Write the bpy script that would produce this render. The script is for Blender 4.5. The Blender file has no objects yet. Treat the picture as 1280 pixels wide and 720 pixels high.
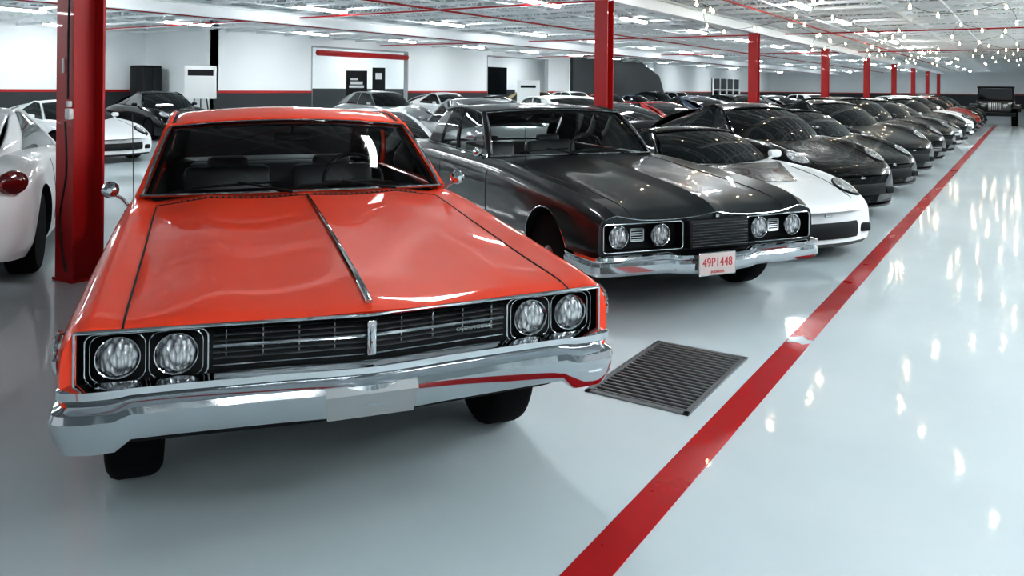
import bpy, bmesh, math, random
import numpy as np
from mathutils import Vector, Matrix
random.seed(4)
D=bpy.data; SC=bpy.context.scene; COL=SC.collection
PHI=math.radians(32.66)
# ------------------------------------------------------------ materials
def mat(name,col,rough=.5,metal=0.,coat=0.,emit=None,es=0.,bump=None,var=None,spec=None):
    m=D.materials.new(name); m.use_nodes=True; nt=m.node_tree; b=nt.nodes['Principled BSDF']
    b.inputs['Base Color'].default_value=(*col,1); b.inputs['Roughness'].default_value=rough
    b.inputs['Metallic'].default_value=metal; b.inputs['Coat Weight'].default_value=coat
    b.inputs['Coat Roughness'].default_value=.02
    if spec is not None: b.inputs['Specular IOR Level'].default_value=spec
    if emit: b.inputs['Emission Color'].default_value=(*emit,1); b.inputs['Emission Strength'].default_value=es
    if bump or var:
        tc=nt.nodes.new('ShaderNodeTexCoord'); n=nt.nodes.new('ShaderNodeTexNoise')
        n.inputs['Scale'].default_value=(bump or var)[0]; n.inputs['Detail'].default_value=4
        nt.links.new(tc.outputs['Object'],n.inputs['Vector'])
    if bump:
        bp=nt.nodes.new('ShaderNodeBump'); bp.inputs['Strength'].default_value=bump[1]; bp.inputs['Distance'].default_value=.02
        nt.links.new(n.outputs['Fac'],bp.inputs['Height']); nt.links.new(bp.outputs['Normal'],b.inputs['Normal'])
    if var:
        r=nt.nodes.new('ShaderNodeMapRange'); r.inputs['To Min'].default_value=max(0,rough-var[1]); r.inputs['To Max'].default_value=rough+var[1]
        nt.links.new(n.outputs['Fac'],r.inputs['Value']); nt.links.new(r.outputs['Result'],b.inputs['Roughness'])
    return m
def paint(name,col,rough=.45,coat=1.,spec=.3): return mat(name,col,rough,0,coat,var=(6,.04),spec=spec)
M_RED=paint('paint_red',(.84,.060,.016),.5,.8,.12); M_GREY=paint('paint_charcoal',(.010,.012,.013),.3,.65,.10)
M_BLACK=paint('paint_black',(.003,.0035,.004),.25,.6,.08); M_WHITE=paint('paint_white',(.88,.90,.91),.4,.4)
M_SILV=mat('paint_silver',(.32,.34,.35),.3,.6,1.); M_DKGREY=paint('paint_dark_grey',(.014,.017,.02),.3,.6,.12)
M_BLUE=paint('paint_blue',(.02,.05,.10)); M_MAROON=paint('paint_maroon',(.35,.015,.012)); M_SAND=paint('paint_sand',(.45,.36,.2))
M_CHROME=mat('chrome',(.53,.55,.57),.05,1.,var=(9,.02)); M_CHROME2=mat('brushed_chrome',(.5,.52,.53),.28,1.)
M_BLK=mat('black_plastic',(.005,.006,.007),.5,spec=.3); M_GRL=mat('grille_dark',(.02,.022,.024),.35,.5)
M_TIRE=mat('rubber',(.004,.004,.005),.85,bump=(60,.2),spec=.15); M_RIM=mat('rim_metal',(.4,.41,.42),.25,1.); M_RIMD=mat('rim_dark',(.03,.03,.032),.3,.8)
M_INT=mat('black_vinyl',(.006,.006,.007),.5,bump=(40,.2),spec=.3); M_SEAT=mat('seat_vinyl',(.022,.022,.024),.35,bump=(12,.15))
M_SEAM=mat('seam',(.004,.002,.002),.8)
M_TAIL=mat('tail_lamp_red',(.13,.004,.006),.15,0,1.); M_AMBER=mat('lamp_clear',(.5,.5,.48),.15,0,1.)
M_STEEL=mat('column_red',(.40,.007,.009),.45,0,.15,bump=(8,.1)); M_REDP=mat('floor_red',(.42,.003,.007),.3,0,.15,var=(3,.08),spec=.3)
M_WALL=mat('wall_white',(.88,.91,.92),.7,bump=(3,.05)); M_TRUSS=mat('truss_white',(.90,.92,.93),.6); M_FRAME=mat('opening_frame',(.35,.38,.39),.5,bump=(10,.05))
M_DKWALL=mat('wall_dark',(.03,.036,.04),.55); M_LAMP=mat('lamp_diffuser',(.9,.9,.9),.5,emit=(.93,.98,1.),es=44)
M_BULB=mat('bulb_glass',(1,.85,.6),.3,emit=(1.,.78,.50),es=30)
M_PLATE=mat('plate_white',(.70,.69,.68),.35); M_PLRED=mat('plate_red',(.5,.03,.03),.4)
M_PAPER=mat('sign_white',(.8,.82,.82),.4)
M_GRATE=mat('grate_steel',(.24,.25,.255),.38,.5,bump=(30,.1)); M_PIT=mat('pit_black',(.003,.003,.004),.9)
def glass(name,tint,gl=.0):
    m=D.materials.new(name); m.use_nodes=True; nt=m.node_tree; nt.nodes.clear()
    o=nt.nodes.new('ShaderNodeOutputMaterial'); mx=nt.nodes.new('ShaderNodeMixShader'); t=nt.nodes.new('ShaderNodeBsdfTransparent'); g=nt.nodes.new('ShaderNodeBsdfGlossy')
    f=nt.nodes.new('ShaderNodeFresnel'); f.inputs['IOR'].default_value=1.3
    t.inputs['Color'].default_value=(*tint,1); g.inputs['Roughness'].default_value=.02
    nt.links.new(f.outputs[0],mx.inputs[0]); nt.links.new(t.outputs[0],mx.inputs[1]); nt.links.new(g.outputs[0],mx.inputs[2]); nt.links.new(mx.outputs[0],o.inputs[0]); return m
M_GLASS=glass('window_glass',(.84,.88,.88)); M_DGLASS=mat('tinted_glass',(.006,.008,.009),.04,0,.3)
def lens():
    m=mat('headlamp_lens',(.42,.45,.46),.10,.6,1.); nt=m.node_tree; b=nt.nodes['Principled BSDF']
    tc=nt.nodes.new('ShaderNodeTexCoord'); v=nt.nodes.new('ShaderNodeTexVoronoi'); v.inputs['Scale'].default_value=75
    mp=nt.nodes.new('ShaderNodeMapping'); mp.inputs['Scale'].default_value=(1,1,.4)
    bp=nt.nodes.new('ShaderNodeBump'); bp.inputs['Strength'].default_value=1.; bp.inputs['Distance'].default_value=.012
    nt.links.new(tc.outputs['Object'],mp.inputs[0]); nt.links.new(mp.outputs[0],v.inputs['Vector']); nt.links.new(v.outputs['Distance'],bp.inputs['Height']); nt.links.new(bp.outputs[0],b.inputs['Normal'])
    r=nt.nodes.new('ShaderNodeValToRGB'); r.color_ramp.elements[0].color=(.85,.88,.90,1); r.color_ramp.elements[1].color=(.14,.15,.16,1); r.color_ramp.elements[1].position=.85
    nt.links.new(v.outputs['Distance'],r.inputs[0]); nt.links.new(r.outputs[0],b.inputs['Base Color'])
    return m
M_LENS=lens()
# ------------------------------------------------------------ geometry helpers
class MB:
    def __init__(s): s.v=[]; s.f=[]
    def add(s,v,f):
        o=len(s.v); s.v+= [tuple(p) for p in v]; s.f+=[tuple(i+o for i in q) for q in f]; return s
    def box(s,c,d,b=0,rot=None):
        bm=bmesh.new(); bmesh.ops.create_cube(bm,size=1); 
        for v in bm.verts: v.co=Vector((v.co.x*d[0],v.co.y*d[1],v.co.z*d[2]))
        if b: bmesh.ops.bevel(bm,geom=bm.edges[:],offset=min(b,min(d)*.49),segments=2,affect='EDGES',profile=.5)
        R=Matrix.Rotation(rot[0],3,rot[1]) if rot else Matrix.Identity(3)
        bm.verts.index_update(); v=[R@x.co+Vector(c) for x in bm.verts]; f=[[q.index for q in p.verts] for p in bm.faces]; bm.free(); return s.add(v,f)
    def tube(s,pts,r,n=8,closed=False,ru=None):
        P=[Vector(p) for p in pts]; N=len(P); V=[];F=[]
        for i in range(N):
            a=P[(i-1)%N] if (closed or i>0) else P[i]; b=P[(i+1)%N] if (closed or i<N-1) else P[i]
            t=(b-a).normalized(); up=Vector((0,0,1)) if abs(t.z)<.95 else Vector((0,1,0))
            sd=t.cross(up).normalized(); u=sd.cross(t)
            rr=r[i] if isinstance(r,(list,tuple)) else r; r2=rr if ru is None else ru
            for k in range(n):
                w=2*math.pi*k/n; V.append(P[i]+sd*math.cos(w)*rr+u*math.sin(w)*r2)
        L=N if closed else N-1
        for i in range(L):
            j=(i+1)%N
            for k in range(n): F.append((i*n+k,i*n+(k+1)%n,j*n+(k+1)%n,j*n+k))
        if not closed: F.append(tuple(range(n))[::-1]); F.append(tuple((N-1)*n+k for k in range(n)))
        return s.add(V,F)
    def lathe(s,prof,axis='y',n=32,c=(0,0,0)):
        V=[];F=[]
        for r,h in prof:
            for k in range(n):
                w=2*math.pi*k/n; a,b=r*math.cos(w),r*math.sin(w)
                p={'y':(a,h,b),'x':(h,a,b),'z':(a,b,h)}[axis]; V.append((p[0]+c[0],p[1]+c[1],p[2]+c[2]))
        for i in range(len(prof)-1):
            for k in range(n): F.append((i*n+k,i*n+(k+1)%n,(i+1)*n+(k+1)%n,(i+1)*n+k))
        F.append(tuple(range(n))[::-1]); F.append(tuple((len(prof)-1)*n+k for k in range(n)))
        return s.add(V,F)
    def grid(s,fn,u0,u1,v0,v1,nu=16,nv=8):
        V=[fn(u0+(u1-u0)*i/nu,v0+(v1-v0)*j/nv) for i in range(nu+1) for j in range(nv+1)]
        F=[(i*(nv+1)+j,(i+1)*(nv+1)+j,(i+1)*(nv+1)+j+1,i*(nv+1)+j+1) for i in range(nu) for j in range(nv)]
        return s.add(V,F)
    def sweep(s,path,prof,hs=None):
        N=len(path);n=len(prof);V=[];F=[]
        for i in range(N):
            a=Vector(path[max(0,i-1)]);b=Vector(path[min(N-1,i+1)]); t=(b-a); t.z=0; t.normalize(); nx,ny=t.y,-t.x
            for (o,z) in prof:
                if hs: zc,k=hs(path[i][0]); z=zc+(z-zc)*k
                V.append((path[i][0]+nx*o,path[i][1]+ny*o,path[i][2]+z))
        for i in range(N-1):
            for k in range(n): F.append((i*n+k,i*n+(k+1)%n,(i+1)*n+(k+1)%n,(i+1)*n+k))
        F.append(tuple(range(n))[::-1]); F.append(tuple((N-1)*n+k for k in range(n)))
        return s.add(V,F)
    def obj(s,name,m,parent=None,smooth=True,ang=35,solid=0,label=None,loc=None,out=None):
        me=D.meshes.new(name); me.from_pydata(s.v,[],s.f); me.update()
        bm=bmesh.new(); bm.from_mesh(me); bmesh.ops.remove_doubles(bm,verts=bm.verts[:],dist=1e-5) if out else None
        bmesh.ops.recalc_face_normals(bm,faces=bm.faces[:])
        if out:
            bm.normal_update(); t=sum((f.normal*f.calc_area() for f in bm.faces),Vector())
            if t.dot(Vector(out))<0: bmesh.ops.reverse_faces(bm,faces=bm.faces[:])
        bm.to_mesh(me); bm.free()
        for mm in (m if isinstance(m,list) else [m]): me.materials.append(mm)
        if smooth:
            me.polygons.foreach_set('use_smooth',[True]*len(me.polygons)); me.set_sharp_from_angle(angle=math.radians(ang))
        o=D.objects.new(name,me); COL.objects.link(o)
        if parent: o.parent=parent
        if solid:
            q=o.modifiers.new('s','SOLIDIFY'); q.thickness=solid; q.offset=-1
            if out: q.material_offset=1
        if label: o['label']=label
        if loc: o.location=loc
        return o
def tubeobj(name,pts,r,m,parent,n=6): return MB().tube(pts,r,n).obj(name,m,parent)
def crv(pts,n=6):
    P=[Vector(p) for p in pts]; out=[]
    for i in range(len(P)-1):
        p0=P[max(0,i-1)];p1=P[i];p2=P[i+1];p3=P[min(len(P)-1,i+2)]
        for k in range(n):
            t=k/n; out.append(.5*((2*p1)+(p2-p0)*t+(2*p0-5*p1+4*p2-p3)*t*t+(3*p1-p0-3*p2+p3)*t**3))
    out.append(P[-1]); return out
def rrect(x0,x1,z0,z1,r,y,n=5):
    pts=[]
    for cx,cz,a0 in ((x1-r,z1-r,0),(x0+r,z1-r,90),(x0+r,z0+r,180),(x1-r,z0+r,270)):
        for k in range(n+1):
            a=math.radians(a0+90*k/n); x=cx+r*math.cos(a); pts.append((x,y(x) if callable(y) else y,cz+r*math.sin(a)))
    return pts
def lerp(a,b,t): return tuple(a[i]+(b[i]-a[i])*t for i in range(3))
def top(o,label,cat,group=None):
    o['label']=label; o['category']=cat
    if group: o['group']=group
    return o
def empty(name,loc=(0,0,0),rz=0):
    o=D.objects.new(name,None); COL.objects.link(o); o.empty_display_size=.2; o.location=loc; o.rotation_euler=(0,0,math.radians(rz)); return o
def text(name,s,size,loc,m,parent,rot=(math.pi/2,0,0),ext=.001,sx=1):
    c=D.curves.new('t','FONT'); c.body=s; c.size=size; c.extrude=ext; c.align_x='CENTER'; c.align_y='CENTER'
    t=D.objects.new('t',c); COL.objects.link(t); dg=bpy.context.evaluated_depsgraph_get(); dg.update()
    me=D.meshes.new_from_object(t.evaluated_get(dg)); D.objects.remove(t); me.materials.clear(); me.materials.append(m)
    o=D.objects.new(name,me); COL.objects.link(o); o.parent=parent; o.location=loc; o.rotation_euler=rot; o.scale=(sx,1,1); return o
# ------------------------------------------------------------ car body loft
class Body:
    def __init__(s,st,sharp,sh,cf=.1,pw=1,vl=.5,cr=.0):
        s.Y=np.array([q[0] for q in st],float); s.P=np.array([q[1] for q in st],float); s.sharp=sharp; s.sh=sh
        s.cf,s.pw,s.vl,s.cr=cf,pw,vl,cr; s.L=s.Y[-1]; s.W=s.P[:,:,0].max()
        h=np.diff(s.Y); dl=np.diff(s.P,axis=0)/h[:,None,None]; m=np.zeros_like(s.P); m[0]=dl[0]; m[-1]=dl[-1]
        for i in range(1,len(h)):
            a,b=dl[i-1],dl[i]; w1,w2=2*h[i]+h[i-1],h[i]+2*h[i-1]
            with np.errstate(divide='ignore',invalid='ignore'): hm=(w1+w2)/(w1/a+w2/b)
            m[i]=np.where(a*b>0,hm,0)
        s.m=np.nan_to_num(m)
    def ctrl(s,y):
        y=min(max(y,s.Y[0]),s.Y[-1]); i=min(max(np.searchsorted(s.Y,y)-1,0),len(s.Y)-2); h=s.Y[i+1]-s.Y[i]; t=(y-s.Y[i])/h
        return (2*t**3-3*t*t+1)*s.P[i]+(t**3-2*t*t+t)*h*s.m[i]+(-2*t**3+3*t*t)*s.P[i+1]+(t**3-t*t)*h*s.m[i+1]
    def sec(s,y,n=5):
        c=s.ctrl(y);K=len(c);out=[]
        T=np.zeros_like(c)
        for i in range(1,K-1): T[i]=(c[i+1]-c[i-1])/2
        for i in range(K-1):
            a=c[i+1]-c[i]; m0=a if (i in s.sharp or i==0) else T[i]; m1=a if ((i+1) in s.sharp or i+1==K-1) else T[i+1]
            for k in range(n):
                t=k/n; out.append((2*t**3-3*t*t+1)*c[i]+(t**3-2*t*t+t)*m0+(-2*t**3+3*t*t)*c[i+1]+(t**3-t*t)*m1)
        out.append(c[-1]); return np.array(out)
    def dy(s,x,y):
        r=min(1,abs(x)/s.W); return y+s.cf*r**s.pw*math.exp(-max(y,0)/s.vl)-s.cr*r*r*math.exp(-max(s.L-y,0)/s.vl)
    def topz(s,x,y):
        q=s.sec(y); k=s.sh*5+1; return float(np.interp(abs(x),q[:k,0],q[:k,1]))
    def sidex(s,z,y):
        q=s.sec(y); a=q[s.sh*5-4:-6]; return float(np.interp(z,a[::-1,1],a[::-1,0]))
    def pt(s,x,y,e=0): return (x,s.dy(x,y),s.topz(x,y)+e)
    def spt(s,sg,z,y,e=0):
        x=s.sidex(z,y); return (sg*(x+e),s.dy(x,y),z)
    def build(s,m,parent,axles,rw,zc,cab=None,nose=None):
        ys=sorted(set([round(v,4) for v in np.linspace(0,s.L,64)]+[round(float(v),4) for v in s.Y]))
        V=[];F=[];rg=0
        for y in ys:
            q=s.sec(y); ring=[(a,b) for a,b in q]+[(-a,b) for a,b in q[-2:0:-1]]; rg=len(ring)
            V+=[(a,s.dy(a,y),b) for a,b in ring]
        for i in range(len(ys)-1):
            for k in range(rg): F.append((i*rg+k,i*rg+(k+1)%rg,(i+1)*rg+(k+1)%rg,(i+1)*rg+k))
        F.append(tuple(range(rg))[::-1]); F.append(tuple((len(ys)-1)*rg+k for k in range(rg)))
        b=MB(); b.add(V,F); o=b.obj('body',[m,M_BLK],parent,ang=28)
        cut=[]
        for ay in axles:
            for sg in (1,-1):
                c=MB(); c.lathe([(rw,0),(rw,.5)],'x',36,(0.62 if sg>0 else -1.12,ay,zc)); cut.append(c.obj('cut',[M_BLK],None,smooth=False))
        if cab:
            c=MB(); c.box(((cab[0]+cab[1])/2,(cab[2]+cab[3])/2,(cab[4]+cab[5])/2),(cab[1]-cab[0],cab[3]-cab[2],cab[5]-cab[4]),.04); cut.append(c.obj('cut',[M_BLK],None,smooth=False))
        if nose:
            for x0,x1,dp,z0,z1 in nose:
                c=MB(); c.sweep([(x,s.dy(x,0),0) for x in np.linspace(x0,x1,25)],[(-dp,z0),(.2,z0),(.2,z1),(-dp,z1)]); cut.append(c.obj('cut',[M_BLK],None,smooth=False))
        for c in cut:
            q=o.modifiers.new('b','BOOLEAN'); q.object=c; q.operation='DIFFERENCE'; q.solver='EXACT'
            try: q.material_mode='TRANSFER'
            except Exception: pass
        par=o.parent; o.parent=None
        dg=bpy.context.evaluated_depsgraph_get(); dg.update()
        me=D.meshes.new_from_object(o.evaluated_get(dg)); o.modifiers.clear(); o.data=me; o.parent=par
        me.polygons.foreach_set('use_smooth',[True]*len(me.polygons)); me.set_sharp_from_angle(angle=math.radians(s.ang if hasattr(s,'ang') else 28))
        for p in me.polygons:
            if p.normal.z<-.75 and p.center.z<.6: p.material_index=1
        for c in cut: D.objects.remove(c)
        o['paint']=1
        return o
def wheel(par,x,y,R,w,style):
    sg=1 if x>0 else -1; cx=x
    t=MB(); t.lathe([(R*.62,-w/2),(R*.9,-w/2),(R*.97,-w*.42),(R,-w*.3),(R,w*.3),(R*.97,w*.42),(R*.9,w/2),(R*.62,w/2)],'x',40)
    o=t.obj('wheel',M_TIRE,par); o.location=(cx,y,R)
    r=MB(); e=sg*w*.5
    if style=='classic':
        r.lathe([(R*.64,0),(R*.64,e*.96),(R*.58,e*.92),(R*.5,e*.7),(R*.34,e*.85),(R*.2,e*1.05),(R*.03,e*1.1)],'x',36); m=M_CHROME2
        r.obj('hubcap',m,o)
    else:
        r.lathe([(R*.70,e*.1),(R*.70,e*.96),(R*.66,e*.96),(R*.64,e*.3),(R*.2,e*.3),(R*.1,e*.3)],'x',36)
        for k in range(10 if style=='dark' else 5):
            a=2*math.pi*k/(10 if style=='dark' else 5); wd=.03 if style=='dark' else .06
            r.box((e*.8,math.cos(a)*R*.36,math.sin(a)*R*.36),(.03,R*.6,wd),.006,rot=(a,'X'))
        r.lathe([(R*.13,e*.4),(R*.13,e*.95),(R*.05,e*.98)],'x',16)
        r.obj('rim',M_RIMD if style=='dark' else M_RIM,o)
    return o
def greenhouse(par,g,pm,gm,roofm=None,chrome=True):
    roofm=roofm or pm
    Bf=lambda a:(g['wb']*a,g['yb']+g['cb']*a*a,g['zb']-g.get('dzb',0)*a*a)
    Tf=lambda a:(g['wt']*a,g['yt']+g['ct']*a*a,g['zt']-g['cr']*a*a)
    Tr=lambda a:(g['wtr']*a,g['ytr']-g['ct']*a*a,g['ztr']-g['cr']*a*a)
    Br=lambda a:(g['wbr']*a,g['ybr']-g.get('cbr',.1)*a*a,g['zbr'])
    def wsh(a,v):
        p=lerp(Bf(a),Tf(a),v); k=math.sin(math.pi*v)*.03; return (p[0],p[1]-k,p[2]+k)
    def roof(a,v):
        p=lerp(Tf(a),Tr(a),v); return (p[0],p[1],p[2]+g['rc']*math.sin(math.pi*min(max(v,0),1)))
    def bl(a,v):
        p=lerp(Tr(a),Br(a),v); k=math.sin(math.pi*v)*g.get('rb',.03); return (p[0],p[1]+k,p[2]+k)
    def side(sg):
        def f(u,v):
            p=lerp(lerp(Bf(sg),Br(sg),u),lerp(Tf(sg),Tr(sg),u),v); k=math.sin(math.pi*v)*.025
            q=roof(sg,u); p=(p[0],p[1],p[2]+(q[2]-lerp(Tf(sg),Tr(sg),u)[2])*v); return (p[0]+sg*k,p[1],p[2])
        return f
    b=MB(); b.grid(wsh,-.98,.98,0,.985,20,8); b.obj('windshield',gm,par)
    b=MB(); b.grid(bl,-.9,.9,.02,1,16,8); b.obj('rear_window',gm,par)
    b=MB(); b.grid(roof,-1,1,0,1,20,12); o=b.obj('roof',[roofm,M_INT],par,solid=.025,out=(0,0,1)); o['paint']=1 if roofm is pm else 0
    uc=g.get('uc',.75); ub=g.get('ub')
    fr=MB()
    for sg in (1,-1):
        f=side(sg)
        b=MB(); b.grid(f,.03,uc,0,.95,14,6); b.obj('side_window',gm,par)
        c=MB(); c.grid(f,uc,1,0,1,8,8)
        o=c.obj('rear_pillar',[roofm,M_INT],par,solid=.02,out=(sg,0,0)); o['paint']=1 if roofm is pm else 0
        def bl2(a,v,sg=sg): return bl(sg*(1-.14*a),1-v)
        c=MB(); c.grid(bl2,0,1,0,1,3,8)
        o=c.obj('rear_window_frame',[roofm,M_INT],par,solid=.02,out=(0,.5,1)); o['paint']=1 if roofm is pm else 0
        fr.tube([lerp(Bf(sg),Tf(sg),t) for t in (0,.5,1)],.024,8)
        fr.tube([f(u,1) for u in np.linspace(0,1,12)],.018,8)
        if ub: 
            fr.tube([f(ub,v) for v in np.linspace(0,1,5)],.022,8,ru=.012)
    fr.tube([roof(a,0) for a in np.linspace(-1,1,16)],.020,8)
    o=fr.obj('window_frame',roofm,par); o['paint']=1 if roofm is pm else 0
    if chrome:
        b=MB()
        for sg in (1,-1):
            f=side(sg)
            b.tube([(p[0]-sg*.022,p[1]+.035,p[2]-.012) for p in [lerp(Bf(sg),Tf(sg),t) for t in (0,.5,1)]],.026,8)
            b.tube([(f(u,1)[0]-sg*.02,f(u,1)[1],f(u,1)[2]-.015) for u in np.linspace(.03,.97,10)],.024,8)
        b.tube([(roof(a,0)[0],roof(a,0)[1]+.03,roof(a,0)[2]-.02) for a in np.linspace(-.95,.95,14)],.024,8)
        b.obj('interior_trim',M_INT,par)
        h=MB(); h.grid(lambda a,v:(roof(a*.97,.02+.96*v)[0],roof(a*.97,.02+.96*v)[1],roof(a*.97,.02+.96*v)[2]-.032),-1,1,0,1,12,8); h.obj('headliner',M_INT,par)
        s=MB(); s.box((0,(g['ybr']+4.1)/2-.02,g['zbr']+.012),(g['wbr']*1.9,g['ybr']-4.1+.05,.012),.004); s.obj('parcel_shelf',M_INT,par)
        b=MB(); 
        b.tube([(wsh(a,.0)[0],wsh(a,0)[1]-.01,wsh(a,0)[2]+.008) for a in np.linspace(-1,1,20)],.010,6)
        b.tube([(wsh(a,.97)[0],wsh(a,.97)[1]-.008,wsh(a,.97)[2]+.008) for a in np.linspace(-.98,.98,20)],.008,6)
        for sg in (1,-1):
            b.tube([(p[0]*.98,p[1]-.02,p[2]+.012) for p in [wsh(sg,v) for v in np.linspace(0,.98,8)]],.009,6)
            f=side(sg); b.tube([(p[0]+sg*.016,p[1],p[2]) for p in [f(u,1) for u in np.linspace(0,1,12)]],.007,6)
            b.tube([(p[0]+sg*.01,p[1],p[2]+.01) for p in [f(u,0) for u in np.linspace(0,1,10)]],.009,6)
        b.obj('window_trim',M_CHROME,par)
    return dict(Bf=Bf,Tf=Tf,wsh=wsh,roof=roof,side=side)
def lamp(par,x,y,z,R,tilt=0):
    b=MB(); b.lathe([(R*1.01,0.02),(R*1.07,-.004),(R*1.05,-.016),(R*1.0,-.014),(R*.98,-.004),(R*.98,.02)],'y',36)
    o=b.obj('headlamp',M_CHROME,par); o.location=(x,y,z)
    l=MB(); l.lathe([(R*.985,.004),(R*.9,-.008),(R*.7,-.018),(R*.4,-.025),(R*.1,-.027),(.002,-.0272)],'y',32); l.obj('lens',M_LENS,o)
    return o
def interior(par,y0,y1,W=.72,wheelside=-1,z=1.):
    b=MB(); b.box((0,y0+.10,z-.10),(1.5,.24,.18),.05); b.box((wheelside*-.38,y0+.1,z-.02),(.45,.2,.06),.03); b.obj('dashboard',M_INT,par)
    for sx in (-.37,.37):
        s=MB(); s.box((sx,y0+.95,.62),(.62,.55,.2),.06); s.box((sx,y0+1.25,.80),(.60,.16,.46),.06,rot=(-.15,'X')); s.box((sx,y0+1.33,1.03),(.28,.1,.12),.04)
        s.obj('front_seat',M_SEAT,par)
    s=MB(); s.box((0,y1-.5,.62),(1.3,.5,.2),.06); s.box((0,y1-.22,.82),(1.3,.16,.36),.06); s.obj('rear_seat',M_SEAT,par)
    s=MB(); c=Vector((wheelside*-.38,y0+.42,z-.02)); R=.19; pts=[]
    for k in range(28):
        a=2*math.pi*k/28; pts.append(c+Vector((R*math.cos(a),R*math.sin(a)*.35,R*math.sin(a)*.93)))
    s.tube(pts,.013,8,closed=True); s.tube([c+Vector((-R,0,0)),c,c+Vector((R,0,0))],.012); s.tube([c,c+Vector((0,-.3,-.12))],.025); s.obj('steering_wheel',M_INT,par)
def wipers(par,G,specs):
    for a0,a1,v1 in specs:
        b=MB()
        p=G['wsh'](a0,.0); q=G['wsh'](a1,v1); p=(p[0],p[1]-.04,p[2]+.01); q2=(q[0],q[1]-.03,q[2]+.02)
        b.tube([p,lerp(p,q2,.5),q2],.007,6); r=G['wsh'](a1+(.28 if a1>a0 else -.28),v1*.55); s0=G['wsh'](a1-(.25 if a1>a0 else -.25),v1*.9)
        b.tube([(s0[0],s0[1]-.018,s0[2]+.018),(r[0],r[1]-.018,r[2]+.018)],.008,6)
        b.obj('windshield_wiper',M_BLK,par)
def mirror(par,x,y,z,sg,m=None,R=.045):
    cx=sg*(abs(x)+.06); b=MB(); b.lathe([(R*.3,-.06),(R*.75,-.045),(R,-.01),(R*.98,.0),(R*.9,.004)],'y',24,(cx,y,z+.085)); b.tube([(sg*(abs(x)-.04),y+.02,z-.03),(sg*abs(x),y+.01,z+.03),(cx,y-.02,z+.075)],.009,8)
    b.obj('side_mirror',m or M_CHROME,par)
def classic():
    st=[(0,[(0,.844),(.26,.836),(.51,.842),(.77,.837),(.88,.842),(.928,.79),(.940,.70),(.93,.60),(.87,.52),(0,.52)]),
    (.05,[(0,.862),(.26,.851),(.51,.860),(.77,.847),(.880,.857),(.940,.80),(.955,.70),(.94,.57),(.88,.48),(0,.48)]),
    (.5,[(0,.908),(.26,.890),(.51,.904),(.77,.868),(.880,.886),(.946,.825),(.968,.69),(.945,.50),(.88,.36),(0,.36)]),
    (1.2,[(0,.961),(.26,.942),(.51,.957),(.77,.908),(.880,.926),(.943,.865),(.965,.70),(.945,.48),(.88,.26),(0,.26)]),
    (2.0,[(0,1.0),(.26,.991),(.51,.996),(.77,.955),(.875,.966),(.93,.91),(.96,.71),(.945,.48),(.88,.25),(0,.25)]),
    (3.0,[(0,1.0),(.26,.995),(.51,.99),(.77,.975),(.87,.97),(.93,.915),(.955,.71),(.94,.48),(.88,.25),(0,.25)]),
    (4.2,[(0,.99),(.26,.99),(.51,.985),(.77,.975),(.88,.97),(.94,.92),(.96,.71),(.945,.48),(.88,.27),(0,.27)]),
    (5.1,[(0,.91),(.26,.91),(.51,.905),(.77,.90),(.86,.895),(.92,.86),(.94,.70),(.92,.5),(.86,.36),(0,.36)]),
    (5.25,[(0,.86),(.26,.86),(.51,.86),(.77,.85),(.83,.84),(.88,.80),(.9,.68),(.88,.5),(.82,.42),(0,.42)])]
    b=Body(st,(2,3,8),5,cf=.10,pw=1,vl=.45,cr=.05); b.ang=16; return b
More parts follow.
